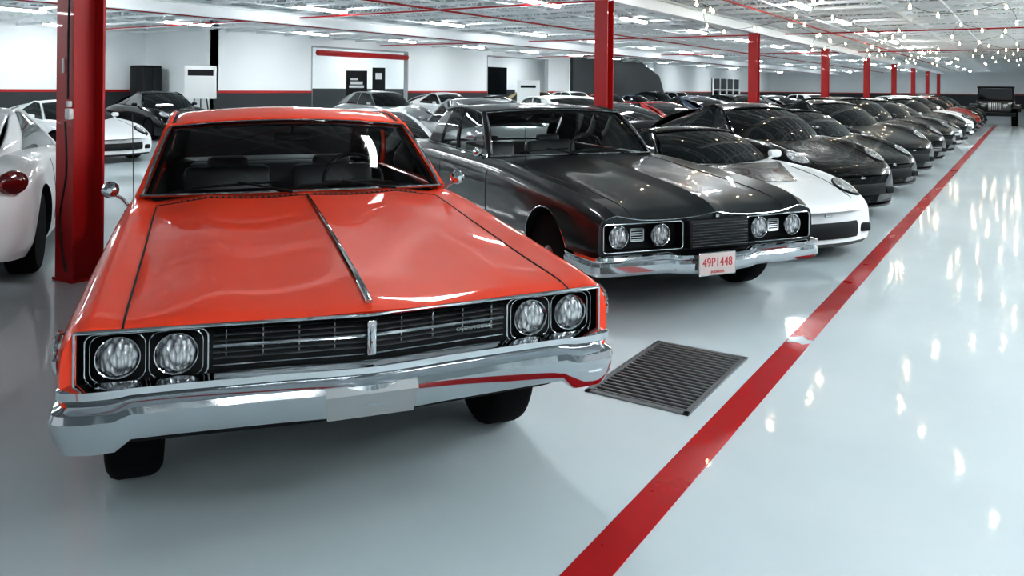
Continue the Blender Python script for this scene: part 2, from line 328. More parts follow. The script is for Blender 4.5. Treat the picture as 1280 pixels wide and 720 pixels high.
# ============================================================ RED CAR
def red_car(loc,rz):
    car=empty('classic_coupe',(0,0,0)); B=classic()
    B.build(M_RED,car,(.97,4.0),.385,.33,(-.80,.80,2.12,4.30,.40,1.3),[(-.895,.895,.075,.50,.826)])
    for ay in (.97,4.0):
        for sg in (1,-1): wheel(car,sg*.78,ay,.33,.2,'classic')
    g=dict(wb=.86,yb=1.96,cb=.20,zb=1.0,dzb=.02,wt=.735,yt=2.62,ct=.08,zt=1.385,cr=.045,wtr=.70,ytr=3.75,ztr=1.40,rc=.06,wbr=.80,ybr=4.55,zbr=.985,uc=.70)
    G=greenhouse(car,g,M_RED,M_GLASS)
    interior(car,2.14,4.25,z=1.0)
    for sg in (1,-1):
        tubeobj('hood_seam',[B.pt(sg*.765,y,.0005) for y in np.linspace(.0,1.93,24)],.004,M_SEAM,car)
        tubeobj('door_seam',[B.spt(sg,z,2.05,0) for z in np.linspace(.35,.93,10)],.004,M_SEAM,car); tubeobj('door_seam',[B.spt(sg,z,3.35,0) for z in np.linspace(.35,.93,10)],.004,M_SEAM,car)
    tubeobj('cowl_seam',[B.pt(x,1.86+.10*(x/.77)**2,.0005) for x in np.linspace(-.765,.765,24)],.004,M_SEAM,car)
    for side in (1,-1):
        v=MB()
        for k in range(21):
            x=side*(.05+k*.0295); y=1.90+.09*(x/.77)**2; p=B.pt(x,y,.003); v.box(p,(.012,.035,.004))
        v.obj('cowl_vent',M_BLK,car,smooth=False)
    c=MB(); c.tube([B.pt(0,y,.006) for y in np.linspace(.04,1.83,30)],[.013-.007*i/29 for i in range(30)],8,ru=.008); c.obj('hood_ornament_strip',M_CHROME,car)
    c=MB(); c.tube([(x,B.dy(x,0)-.004,.832) for x in np.linspace(-.90,.90,40)],.006,8)
    for sg in (1,-1): c.tube([(sg*.902,B.dy(.902,0)-.004,z) for z in np.linspace(.832,.62,8)],.005,8)
    c.obj('nose_trim',M_CHROME,car)
    fy=lambda x:B.dy(x,0)+.045
    p=MB(); p.grid(lambda u,v:(u,fy(u)+.02,v),-.893,.893,.50,.826,24,2); p.obj('grille_backing',M_BLK,car,solid=.006)
    gb=MB()
    for i in range(6):
        z=.716+i*.0185; gb.tube([(x,fy(x)-.018,z) for x in np.linspace(-.50,.50,31)],.008,6,ru=.0030)
    for k in (1,2,3,4):
        for sg in (1,-1): x=sg*k*.115; gb.box((x,fy(x)-.004,.762),(.003,.01,.10))
    gb.obj('grille',M_CHROME2,car)
    gb=MB()
    gb.tube([(x,fy(x)-.026,.757) for x in np.linspace(-.50,.50,31)],.006,6,ru=.006)
    gb.tube([(x,fy(x)-.020,.692) for x in np.linspace(-.50,.50,31)],.006,6,ru=.004)
    gb.obj('grille_bar',M_CHROME,car)
    e=MB(); e.box((0,fy(0)-.045,.755),(.034,.02,.12),.008); e.tube([(0,fy(0)-.055,.71),(0,fy(0)-.06,.76),(0,fy(0)-.055,.80)],[.004,.009,.003],8); e.obj('grille_emblem',M_CHROME,car)
    text('grille_lettering','OLDSMOBILE',.018,(.38,fy(.38)-.034,.737),M_CHROME2,car,rot=(math.pi/2,0,.10),sx=1.3)
    for sg in (1,-1):
        bz=MB(); x0,x1=(.515,.875) if sg>0 else (-.875,-.515)
        yy=lambda x:fy(x)-.028
        bz.tube(rrect(x0,x1,.664,.820,.03,yy),.0032,8,closed=True)
        for cx in (.610,.780):
            c2=sg*cx; bz.tube(rrect(c2-.080,c2+.080,.668,.816,.035,yy),.002,6,closed=True)
        bz.obj('headlamp_bezel',M_CHROME,car)
        for cx in (.610,.780): lamp(car,sg*cx,fy(cx)-.020,.744,.063)
        ml=MB(); ml.box((0,0,0),(.02,.13,.10),.02); o=ml.obj('marker_lamp',M_AMBER,car); o.location=(sg*.950,.20,.745); o.rotation_euler=(0,0,sg*-.1)
        q=[(sg*.958,.20+.075*math.cos(a),.745+.062*math.sin(a)) for a in np.linspace(0,2*math.pi,20,endpoint=False)]
        MB().tube(q,.008,6,closed=True).obj('marker_lamp_bezel',M_CHROME,car)
    path=crv([(-.935,.55,0),(-.935,.35,0),(-.928,.16,0),(-.89,.085,0),(-.6,.065,0),(-.3,.04,0),(0,.010,0),(.3,.04,0),(.6,.065,0),(.89,.085,0),(.928,.16,0),(.935,.35,0),(.935,.55,0)],7)
    prof=[(-.06,.668),(-.005,.674),(.026,.660),(.028,.640),(.008,.626),(.004,.620),(.038,.604),(.046,.585),(.034,.535),(.006,.494),(-.03,.490)]
    def hs(x):
        a=abs(x); t=max(0,min(1,(a-.74)/.05)); t=t*t*(3-2*t); return (.674,1+.20*t)
    bp=MB(); bp.sweep(path,prof,hs); bp.obj('front_bumper',M_CHROME,car,ang=22)
    pl=MB(); pl.add([(-.155,-.022,.606),(.155,-.022,.606),(.155,-.040,.580),(-.155,-.040,.580),(.145,-.006,.492),(-.145,-.006,.492),(-.155,.03,.606),(.155,.03,.606),(.145,.03,.492),(-.145,.03,.492)],[(0,1,2,3),(3,2,4,5),(0,3,5,9,6),(1,7,8,4,2),(0,6,7,1),(5,4,8,9)]); pl.obj('license_plate_holder',mat('blank_plate',(.34,.36,.36),.35,.3),car,smooth=False,label='blank silver license plate panel')
    va=MB(); va.sweep(crv([(-.90,.55,0),(-.88,.42,0),(-.6,.38,0),(0,.34,0),(.6,.38,0),(.88,.42,0),(.90,.55,0)],6),[(-.08,.52),(0,.52),(-.03,.34),(-.08,.32)]); va.obj('valance_shade',M_BLK,car)  # valance panel in black, standing in for the shade under the bumper
    path=[(-q[0],5.25-q[1]*.9,0) for q in path]; rb=MB(); rb.sweep(path,prof); rb.obj('rear_bumper',M_CHROME,car)
    for sg in (1,-1): MB().box((sg*.62,5.22,.75),(.36,.06,.10),.02).obj('tail_lamp',M_TAIL,car)
    wipers(car,G,[(-.08,-.42,.10),(.62,.25,.08)])
    mirror(car,-.94,2.10,.95,-1); mirror(car,.90,2.15,.95,1)
    rm=MB(); rm.box((0,2.66,1.27),(.24,.03,.06),.015); rm.tube([(0,2.66,1.30),(0,2.64,1.37)],.008); rm.obj('rear_view_mirror',M_BLK,car)
    tubeobj('antenna',[(-.86,1.75,.95),(-.87,1.76,1.45)],.002,M_GRL,car)
    for sg in (1,-1): tubeobj('rocker_trim',[B.spt(sg,.36,y,.006) for y in np.linspace(1.35,3.55,14)],.014,M_CHROME,car)
    car.location=loc; car.rotation_euler=(0,0,math.radians(rz))
    return top(car,'glossy orange-red 1960s full-size coupe with chrome bumper and quad headlamps','car')
# ============================================================ DARK CAR
def dark_car(loc,rz):
    car=empty('classic_coupe',(0,0,0))
    st=[(0,[(0,.745),(.12,.722),(.36,.708),(.60,.715),(.80,.752),(.90,.71),(.925,.62),(.92,.50),(.86,.44),(0,.44)]),
    (.12,[(0,.803),(.12,.776),(.36,.766),(.60,.768),(.83,.806),(.93,.75),(.95,.63),(.94,.47),(.88,.38),(0,.38)]),
    (.5,[(0,.868),(.12,.842),(.36,.836),(.62,.828),(.87,.860),(.945,.80),(.965,.66),(.95,.44),(.88,.30),(0,.30)]),
    (1.2,[(0,.936),(.12,.913),(.40,.906),(.70,.889),(.88,.914),(.945,.85),(.965,.68),(.95,.45),(.88,.26),(0,.26)]),
    (2.0,[(0,.992),(.12,.98),(.45,.97),(.76,.950),(.88,.960),(.935,.89),(.96,.70),(.945,.46),(.88,.25),(0,.25)]),
    (3.1,[(0,1.),(.12,.995),(.45,.985),(.76,.97),(.88,.967),(.935,.90),(.955,.70),(.94,.46),(.88,.25),(0,.25)]),
    (4.0,[(0,1.0),(.12,1.0),(.45,.995),(.76,.985),(.885,.98),(.95,.92),(.97,.71),(.95,.46),(.88,.27),(0,.27)]),
    (5.1,[(0,.90),(.12,.90),(.45,.895),(.76,.89),(.86,.885),(.92,.85),(.94,.70),(.92,.5),(.86,.36),(0,.36)]),
    (5.25,[(0,.84),(.12,.84),(.45,.84),(.76,.83),(.83,.82),(.88,.79),(.9,.68),(.88,.5),(.82,.42),(0,.42)])]
    B=Body(st,(1,4,8),5,cf=.05,pw=1,vl=.4,cr=.05); B.ang=18
    B.build(M_GREY,car,(.80,3.9),.37,.34,(-.80,.80,2.12,4.15,.40,1.3),[(-.895,-.27,.10,.495,.694),(.27,.895,.10,.495,.694)])
    for ay in (.80,3.9):
        for sg in (1,-1): wheel(car,sg*.82,ay,.34,.2,'classic')
    g=dict(wb=.86,yb=1.96,cb=.20,zb=.985,dzb=.02,wt=.745,yt=2.52,ct=.08,zt=1.39,cr=.035,wtr=.72,ytr=3.80,ztr=1.40,rc=.045,wbr=.80,ybr=4.25,zbr=.99,uc=.76,ub=.46,rb=.03)
    G=greenhouse(car,g,M_GREY,M_GLASS); interior(car,2.14,4.1,z=.98)
    for sg in (1,-1):
        tubeobj('hood_seam',[B.pt(sg*(.66+.05*y),y,.0005) for y in np.linspace(.02,1.9,24)],.004,M_SEAM,car)
        tubeobj('door_seam',[B.spt(sg,z,2.0,0) for z in np.linspace(.33,.90,10)],.0045,M_SEAM,car); tubeobj('door_seam',[B.spt(sg,z,3.3,0) for z in np.linspace(.33,.90,10)],.0045,M_SEAM,car)
    fy=lambda x:B.dy(x,0)-.004
    p=MB(); p.box((0,.01,.595),(.50,.11,.20),.012); p.obj('grille_backing',M_BLK,car)
    for sg in (1,-1):
        x0,x1=(.275,.89) if sg>0 else (-.89,-.275); yy=lambda x:fy(x)-.004; yr=lambda x:fy(x)+.065
        fr=MB(); fr.tube(rrect(x0,x1,.499,.690,.025,yy),.0045,8,closed=True); fr.obj('headlamp_bezel',M_CHROME,car)
        mg=MB()
        for i in range(5): mg.tube([(sg*.545,yr(.57),.565+i*.016),(sg*.645,yr(.64),.565+i*.016)],.003,6)
        mg.tube(rrect(sg*.595-.05,sg*.595+.05,.555,.64,.01,yr),.005,6,closed=True); mg.obj('grille_insert',M_CHROME2,car)
        for cx in (.43,.755): lamp(car,sg*cx,fy(cx)+.045,.595,.074)
    gb=MB()
    for i in range(9): gb.tube([(q,-.052,.515+i*.0195) for q in np.linspace(-.235,.235,5)],.006,6,ru=.0026)
    gb.obj('grille',M_CHROME2,car)
    tubeobj('nose_trim',[(q,fy(q)-.002,B.topz(q,0)-.004) for q in np.linspace(-.88,.88,61)],.0035,M_CHROME,car)
    e=MB(); e.box((0,-.012,.712),(.03,.016,.03),.006); e.obj('hood_emblem',M_CHROME,car)
    path=crv([(-.945,.42,0),(-.95,.25,0),(-.945,.10,0),(-.90,.025,0),(-.65,-.005,0),(-.42,-.02,0),(-.32,-.035,-.012),(-.04,-.055,-.018),(.24,-.035,-.012),(.34,-.02,0),(.65,-.005,0),(.90,.025,0),(.945,.10,0),(.95,.25,0),(.945,.42,0)],7)
    prof=[(-.05,.482),(.0,.487),(.036,.478),(.042,.46),(.030,.440),(.044,.42),(.040,.375),(.018,.350),(-.03,.350)]
    b=MB(); b.sweep(path,prof); b.obj('front_bumper',M_CHROME,car,ang=30)
    px=-.07; pl=MB(); pl.box((px,-.108,.402),(.30,.008,.15),.003); P=pl.obj('license_plate',mat('plate_pink_white',(.58,.50,.48),.4),car,label='white license plate with red characters 49P1448')
    text('plate_number','49P1448',.088,(px,-.1135,.41),M_PLRED,P,sx=.82); text('plate_state','INDIANA',.028,(px,-.1135,.346),M_PLRED,P)
    MB().tube(rrect(px-.153,px+.153,.325,.479,.01,-.11),.004,6,closed=True).obj('plate_frame',M_CHROME,P)
    path=[(-q[0],5.25-q[1]*.9,.1) for q in path]; rb=MB(); rb.sweep(path,prof); rb.obj('rear_bumper',M_CHROME,car)
    wipers(car,G,[(-.08,-.42,.10),(.62,.25,.08)]); mirror(car,-.90,2.2,.93,-1); 
    tubeobj('antenna',[(-.80,1.5,.92),(-.80,1.52,1.5)],.002,M_GRL,car)
    for sg in (1,-1):
        tubeobj('rocker_trim',[B.spt(sg,.33,y,.006) for y in np.linspace(1.35,3.4,14)],.016,M_CHROME,car)
        tubeobj('wheel_arch_trim',[(sg*(B.sidex(.34+.374*math.sin(a),.80+.374*math.cos(a))+.002),.80+.374*math.cos(a),.34+.374*math.sin(a)) for a in np.linspace(0,math.pi,24)],.004,M_CHROME,car)
    rm=MB(); rm.box((0,2.7,1.27),(.22,.03,.05),.015); rm.obj('rear_view_mirror',M_BLK,car)
    car.location=loc; car.rotation_euler=(0,0,math.radians(rz))
    return top(car,'dark charcoal 1960s full-size coupe with license plate 49P1448','car')
# ============================================================ MODERN TEMPLATES
def sport_body(hs=1.,w=1.,wedge=0):
    raw=[(0,[(0,.50),(.3,.50),(.48,.49),(.60,.48),(.68,.45),(.71,.38),(.71,.27),(.66,.18),(0,.18)]),
    (.06,[(0,.565),(.3,.565),(.5,.56),(.65,.555),(.76,.51),(.80,.40),(.80,.27),(.74,.15),(0,.15)]),
    (.25,[(0,.63),(.3,.63),(.5,.64),(.69,.655),(.82,.60),(.87,.45),(.87,.27),(.81,.14),(0,.14)]),
    (.55,[(0,.70),(.3,.70),(.5,.725),(.70,.77),(.85,.69),(.905,.50),(.905,.28),(.85,.14),(0,.14)]),
    (.95,[(0,.77),(.3,.77),(.52,.79),(.70,.84),(.86,.76),(.92,.54),(.915,.29),(.86,.14),(0,.14)]),
    (1.45,[(0,.86),(.3,.86),(.55,.86),(.74,.87),(.86,.80),(.905,.56),(.90,.30),(.85,.14),(0,.14)]),
    (2.3,[(0,.90),(.3,.90),(.55,.90),(.76,.885),(.86,.82),(.90,.57),(.895,.30),(.85,.14),(0,.14)]),
    (3.3,[(0,.94),(.3,.935),(.55,.925),(.76,.905),(.89,.82),(.945,.58),(.935,.30),(.87,.16),(0,.16)]),
    (3.9,[(0,.88),(.3,.875),(.55,.86),(.74,.84),(.87,.77),(.92,.57),(.90,.32),(.84,.2),(0,.2)]),
    (4.25,[(0,.74),(.3,.74),(.52,.73),(.68,.71),(.79,.66),(.84,.54),(.82,.34),(.76,.24),(0,.24)]),
    (4.36,[(0,.66),(.3,.66),(.5,.65),(.62,.63),(.70,.6),(.74,.5),(.72,.36),(.66,.28),(0,.28)])]
    def dz(y,b): return wedge*max(0,1-y/1.5)*max(0,(b-.3)/.4)
    raw=[(y,[(a*w,b*hs-dz(y,b)) for a,b in p]) for y,p in raw]
    return Body(raw,(7,),4,cf=.30,pw=2.2,vl=.6,cr=.22)
def sports_car(name,kind,pm,roofm=None,hs=1.,style='alloy',gh='fast',hoodpanel=None,wedge=0,intake=(.44,.075,.33),bars=0):
    car=empty(name); B=sport_body(hs,1.,wedge)
    B.build(pm,car,(.92,3.35),.355,.325)
    for ay in (.92,3.35):
        for sg in (1,-1): wheel(car,sg*.80,ay,.32,.21,style)
    g=dict(wb=.78,yb=1.22,cb=.28,zb=.83*hs,dzb=-.02,wt=.57,yt=1.92,ct=.10,zt=1.235*hs,cr=.04,wtr=.54,ytr=2.55,ztr=1.235*hs,rc=.03,wbr=.66,ybr=3.85,zbr=.88*hs,uc=.62,rb=.04)
    if gh=='round': g.update(yt=1.85,wt=.60,ytr=2.6,zt=1.22*hs,ztr=1.24*hs,rc=.06,ybr=4.05,zbr=.80*hs,rb=.09,uc=.66)
    if gh=='sedan': g.update(yb=1.30,yt=1.95,wt=.62,wtr=.60,ytr=3.2,zt=1.28*hs,ztr=1.28*hs,rc=.05,ybr=4.0,zbr=.88*hs,rb=.04,uc=.80,ub=.48)
    if gh=='small': g.update(wb=.72,yb=1.42,cb=.22,zb=.86*hs,yt=1.98,wt=.54,ytr=2.5)
    greenhouse(car,g,pm,M_DGLASS,roofm,chrome=False)
    if hoodpanel:
        h=MB(); h.grid(lambda a,v:B.pt(a*(.30+.38*v),.70+.70*v,.006),-1,1,0,1,34,24); h.obj('hood_panel',hoodpanel,car)
    for sg in (1,-1):
        b=MB()
        if kind=='round': c=(.66,.33); rx,ry=.115,.17
        else: c=(.62,.27); rx,ry=.11,.20
        def f(u,v,c=c,rx=rx,ry=ry,sg=sg,e=0):
            x=c[0]+rx*u*math.cos(v); y=c[1]+ry*u*math.sin(v); p=B.pt(x,y,e+.004+.018*(1-u*u)); return (sg*p[0],p[1],p[2])
        s=MB(); s.grid(lambda u,v:f(u*(1.12 if kind=='round' else 1.28),v,e=.004),0.02,1,0,2*math.pi,5,24); hz=s.obj('headlamp',M_BLK,car)
        b.grid(lambda u,v:f(u*(.98 if kind=='round' else .86),v,e=.010),0.02,1,0,2*math.pi,6,24); b.obj('lens',M_LENS,hz)
        t=MB(); t.lathe([(.09,-.03),(.10,.0),(.09,.03),(.06,.05),(.02,.057)],'y',24); o=t.obj('tail_lamp',M_TAIL,car); o.location=(sg*.80,4.05,.68*hs); o.scale=(1.1,1,.85); o.rotation_euler=(0,0,-sg*.8)
        mi=MB(); mi.box((sg*.93,1.75,.93*hs),(.16,.09,.09),.035); mi.tube([(sg*.80,1.72,.86*hs),(sg*.90,1.75,.90*hs)],.018); o=mi.obj('side_mirror',pm,car); o['paint']=1
        tubeobj('door_seam',[B.spt(sg,z,1.55,0) for z in np.linspace(.2,.82*hs,10)],.004,M_SEAM,car); tubeobj('door_seam',[B.spt(sg,z,2.6,0) for z in np.linspace(.3,.82*hs,10)],.004,M_SEAM,car)
        tubeobj('hood_seam',[B.pt(sg*(.5+.1*y),y,.001) for y in np.linspace(.14,1.15,14)],.0035,M_SEAM,car)
        MB().box((sg*.60,B.dy(.60,0)+.004,.30*hs),(.14,.05,.09),.03).obj('brake_duct',M_BLK,car)
    fy=lambda x:B.dy(x,0)-.006
    gr=MB(); gr.tube([(x,fy(x)-.0,intake[2]*hs) for x in np.linspace(-intake[0],intake[0],15)],.02,10,ru=intake[1])
    gi=gr.obj('air_intake',M_BLK,car)
    if bars:
        sl=MB()
        for dz in (-.03,.0,.03): sl.tube([(x,fy(x)-.022,intake[2]*hs+dz) for x in np.linspace(-intake[0]*.9,intake[0]*.9,13)],.004,6)
        sl.obj('intake_bars',M_CHROME2,gi)
    sp=MB(); sp.sweep(crv([(-.74,.42,0),(-.70,.26,0),(-.4,.08,0),(0,.02,0),(.4,.08,0),(.70,.26,0),(.74,.42,0)],5),[(-.1,.17),(.04,.165),(.05,.145),(-.1,.13)]); sp.obj('front_splitter',M_BLK,car)
    ba=MB(); ba.box((0,fy(0)-.01,.47*hs),(.07,.02,.03),.008); ba.obj('nose_badge',M_CHROME,car)
    di=MB(); di.box((0,4.36,.3*hs),(1.1,.08,.16),.03); di.obj('rear_diffuser',M_BLK,car)
    return car
def clone(root,loc,rz,label,paintm=None,group='parked cars in the long rows'):
    n=root.copy(); COL.objects.link(n); n.location=loc; n.rotation_euler=(0,0,math.radians(rz)); 
    def rec(a,b):
        for ch in a.children:
            c=ch.copy(); c.parent=b; COL.objects.link(c)
            if paintm and ch.get('paint')==1:
                c.material_slots[0].link='OBJECT'; c.material_slots[0].material=paintm
            rec(ch,c)
    rec(root,n); top(n,label,'car',group); return n
# ============================================================ BUILD CARS
th=53.7; vx,vy=-math.sin(math.radians(th)),math.cos(math.radians(th))
red_car((-1.93-.1*vx,2.08-.1*vy,0),th)
dark_car((-1.83,5.54,0),56.2)
ROT=56; GRP='parked cars in the long rows'
lotus=sports_car('sports_car','round',M_WHITE,M_BLACK,.92,gh='small',hoodpanel=M_BLACK,wedge=0,intake=(.42,.080,.31)); top(lotus,'low white sports car with black roof and black hood panel','car'); lotus.location=(-1.55,7.88,0); lotus.rotation_euler=(0,0,math.radians(ROT))
por=sports_car('sports_car','round',M_BLACK,None,1.10,gh='round'); top(por,'glossy black rounded coupe with oval headlamps','car',GRP); por.location=(-1.70,10.75,0); por.rotation_euler=(0,0,math.radians(ROT))
low=sports_car('sports_car','long',M_BLACK,None,1.0,style='dark',wedge=.03); top(low,'low glossy black sports car with long headlamps','car',GRP); low.location=(-1.70,13.6,0); low.rotation_euler=(0,0,math.radians(ROT+1))
sed=sports_car('sedan','long',M_BLACK,None,1.10,gh='sedan',bars=1); top(sed,'dark sedan beside the red floor line','car',GRP); sed.location=(-1.72,19.3,0); sed.rotation_euler=(0,0,math.radians(ROT))
names={M_BLACK:'glossy black',M_DKGREY:'dark grey',M_SILV:'silver',M_WHITE:'white',M_MAROON:'deep red',M_BLUE:'dark blue',M_SAND:'sand yellow',M_GREY:'charcoal'}
tn={por.name:'rounded coupe',low.name:'low sports car',sed.name:'sedan'}
seq=[(por,M_GREY,16.45),(por,M_BLACK,22.15),(low,M_SILV,25),(por,M_BLACK,27.85),(sed,M_WHITE,30.7),(low,M_BLACK,33.5),(por,M_MAROON,36.4),(sed,M_BLACK,39.2),(por,M_DKGREY,42.1)]
for t,m,y in seq: clone(t,(-1.72,y,0),ROT+random.uniform(-1,1),names[m]+' '+tn[t.name]+' parked beside the red floor line',m)
wp=clone(low,(-10.66,4.85,0),-124.5,'white sports coupe seen from behind beside red column',M_WHITE); wp.scale=(1.1,1.1,1.1)
for c in wp.children:
    if c.name.startswith('tail_lamp'): c.location.z=.77; c.location.x*=1.03
seq=[(low,M_WHITE),(por,M_SILV),(sed,M_WHITE),(low,M_BLACK),(low,M_MAROON),(por,M_BLUE),(sed,M_BLACK),(low,M_MAROON),(por,M_SILV),(low,M_BLACK),(sed,M_WHITE),(por,M_BLACK)]
for i,(t,m) in enumerate(seq):
    clone(t,(-10.4,10.6+2.9*i,0),-125+random.uniform(-2,2),names[m]+' '+tn[t.name]+' parked tail toward the aisle',m)
clone(low,(-15.5,9.5,0),92,'white sports car with dark windows',M_WHITE)
clone(por,(-20.2,14.5,0),82,'glossy black sports car near the wall',M_BLACK)
for i,(t,m) in enumerate([(sed,M_SILV),(por,M_WHITE),(low,M_BLACK),(sed,M_SAND),(sed,M_WHITE),(por,M_MAROON),(low,M_BLUE),(sed,M_BLACK),(sed,M_WHITE)]):
    clone(t,(-17,21+3.6*i,0),80,names[m]+' '+tn[t.name]+' parked in the rear row',m)
# jeep
j=empty('off_road_vehicle'); M_JEEP=paint('paint_jeep',(.02,.022,.02))
MB().box((0,.65,.85),(1.25,1.2,.5),.06).obj('hood',M_JEEP,j); MB().box((0,2.0,.8),(1.5,1.7,.6),.05).obj('body',M_JEEP,j)
b=MB(); b.box((0,2.1,1.70),(1.45,1.6,.08),.04); b.obj('roof',M_BLK,j)
b=MB()
for x in (-.68,.68):
    for y in (1.3,2.85): b.tube([(x,y,1.1),(x*.97,y+.02,1.68)],.03)
    b.tube([(x,1.3,1.12),(x,2.85,1.12)],.03)
b.tube([(-.68,1.3,1.12),(.68,1.3,1.12)],.03); b.obj('roll_cage',M_BLK,j)
b=MB(); b.box((0,1.32,1.40),(1.3,.015,.5)); b.obj('windshield',M_DGLASS,j)
b=MB()
for k in range(7): b.box((-.21+k*.07,.045,.85),(.035,.02,.34),.01)
b.obj('grille',M_CHROME2,j)
for x in (-.42,.42): lamp(j,x,.04,.9,.09)
for sg in (1,-1):
    b=MB(); b.sweep([(sg*.82,.1,.78),(sg*.82,.5,.92),(sg*.82,1.0,.92),(sg*.82,1.25,.6)],[(-.16,0),(.16,0),(.16,.04),(-.16,.04)]); b.obj('fender',M_JEEP,j)
    for y in (.55,2.5): wheel(j,sg*.75,y,.38,.24,'alloy')
b=MB(); b.box((0,-.08,.52),(1.6,.14,.16),.03); b.obj('front_bumper',M_BLK,j)
j.location=(-1.2,44.0,0); j.scale=(1.08,1.08,1.08); top(j,'dark boxy off-road vehicle facing down the aisle','car')
# ============================================================ ROOM
def struct(o): o['kind']='structure'; return o
fl=MB(); fl.box((-9,38,-.05),(42,106,.1)); fo=struct(fl.obj('floor',D.materials.new('epoxy_floor'),None,smooth=False))
m=fo.data.materials[0]; m.use_nodes=True; nt=m.node_tree; b=nt.nodes['Principled BSDF']
tc=nt.nodes.new('ShaderNodeTexCoord'); n=nt.nodes.new('ShaderNodeTexNoise'); n.inputs['Scale'].default_value=.6; n.inputs['Detail'].default_value=6
r=nt.nodes.new('ShaderNodeValToRGB'); r.color_ramp.elements[0].color=(.56,.65,.68,1); r.color_ramp.elements[1].color=(.67,.75,.775,1); r.color_ramp.elements[0].position=.3; r.color_ramp.elements[1].position=.7
n2=nt.nodes.new('ShaderNodeTexNoise'); n2.inputs['Scale'].default_value=7; n2.inputs['Detail'].default_value=3
bp=nt.nodes.new('ShaderNodeBump'); bp.inputs['Strength'].default_value=.05; bp.inputs['Distance'].default_value=.02
nt.links.new(tc.outputs['Object'],n.inputs['Vector']); nt.links.new(tc.outputs['Object'],n2.inputs['Vector']); nt.links.new(n.outputs['Fac'],r.inputs[0]); nt.links.new(r.outputs[0],b.inputs['Base Color'])
nt.links.new(n2.outputs['Fac'],bp.inputs['Height']); nt.links.new(bp.outputs[0],b.inputs['Coat Normal']); b.inputs['Roughness'].default_value=.5; b.inputs['Specular IOR Level'].default_value=.25
b.inputs['Coat Weight'].default_value=.65; b.inputs['Coat Roughness'].default_value=.065
b1=MB(); b1.box((-1.2,20,.0015),(.145,50,.003)); st=b1.obj('floor_stripe',M_REDP,None,smooth=False); top(st,'glossy red painted stripe along the parking row','floor marking')
wpv=[(-1.2+.085*math.cos(a)*(1+.25*math.sin(3*a+1)),5.30+.075*math.sin(a)*(1+.3*math.sin(5*a)),.0042) for a in np.linspace(0,2*math.pi,28,endpoint=False)]
MB().add(wpv,[tuple(range(28))]).obj('stripe_break',m,st,smooth=False)  # irregular patch of floor material breaking the stripe
gr=empty('floor_grate',(-1.66,4.27,0)); top(gr,'dark slotted metal drain grate set in the floor','drain grate')
b=MB(); b.box((0,0,.002),(.50,.94,.003)); b.obj('drain_pit',M_PIT,gr,smooth=False)
b=MB()
for sx in (-1,1): b.box((sx*.27,0,.006),(.03,1.0,.012),.002); b.box((0,sx*.485,.006),(.57,.03,.012),.002)
b.obj('frame',M_GRATE,gr)
b=MB()
for k in range(22): b.box((0,-.452+k*.043,.006),(.51,.015,.010),.002)
b.obj('grate_bars',M_GRATE,gr)
def wallseg(name,x,y0,y1,z0=0,z1=4.2,m=None,t=.2):
    w=MB(); w.box((x-t/2,(y0+y1)/2,(z0+z1)/2),(t,y1-y0,z1-z0)); return struct(w.obj(name,m or M_WALL,None,smooth=False))
wallseg('wall_left',-28,-14,91)
w=MB(); w.box((-9,91,2.1),(42,.2,4.2)); struct(w.obj('wall_end',M_WALL,None,smooth=False))
for nme,y0,y1,z0 in (('wall_room',18,22.6,0),('wall_room_header',22.6,28.5,3.2),('wall_room_middle',28.5,35,0),('wall_room_lintel',35,41.4,3.3),('wall_room_far',41.4,44,0),('wall_side',58,91,0)): wallseg(nme,-24,y0,y1,z0)
w=MB(); w.box((-26,18.1,2.1),(4,.2,4.2)); struct(w.obj('wall_return',M_WALL,None,smooth=False))
w=MB(); w.add([(-23.9,44,0),(-23.9,60,0),(-23.9,58,2.6),(-23.9,53,4.0),(-23.9,44,4.0),(-23.7,44,0),(-23.7,60,0),(-23.7,58,2.6),(-23.7,53,4.0),(-23.7,44,4.0)],[(0,1,2,3,4),(5,6,7,8,9),(0,1,6,5),(1,2,7,6),(2,3,8,7),(3,4,9,8),(4,0,5,9)]); struct(w.obj('wall_partition',M_DKWALL,None,smooth=False))
k=0
for x,y0,y1 in ((-27.99,-14,18),(-23.99,18,22.6),(-23.99,28.5,35),(-23.99,41.4,44),(-23.99,60,91)):
    k+=1; wallseg('trim_%d'%k,x+.012,y0,y1,1.33,1.42,M_STEEL,.012); k+=1; wallseg('trim_%d'%k,x+.010,y0,y1,0,1.33,M_DKWALL,.012)
k=30
for y0,y1,zt in ((22.6,28.5,3.2),(35,41.4,3.3)):
    w=MB(); w.box((-24.1,y0,zt/2),(.22,.06,zt)); w.box((-24.1,y1,zt/2),(.22,.06,zt)); w.box((-24.1,(y0+y1)/2,zt),(.22,y1-y0,.06)); struct(w.obj('trim_%d'%k,M_FRAME,None,smooth=False)); k+=1
wallseg('trim_33',-27.97,18,44,0,1.5,M_DKWALL,.012)
wallseg('window_2',-27.96,36,43,1.2,2.9,M_DGLASS,.02)
w=MB(); w.box((-9,90.88,.66),(30,.02,1.33)); struct(w.obj('trim_20',M_DKWALL,None,smooth=False)); w=MB(); w.box((-9,90.87,1.38),(30,.02,.09)); struct(w.obj('trim_21',M_STEEL,None,smooth=False))
w=MB(); w.box((-24.0+.08,75,1.6),(.1,8,2.2)); struct(w.obj('window_1',M_DGLASS,None,smooth=False))
w=MB()
for yy in (71,73,75,77,79): w.box((-23.83,yy,1.6),(.08,.18,2.3))
for zz in (.5,1.6,2.7): w.box((-23.83,75,zz),(.08,8.2,.14))
struct(w.obj('trim_22',M_WALL,None,smooth=False))
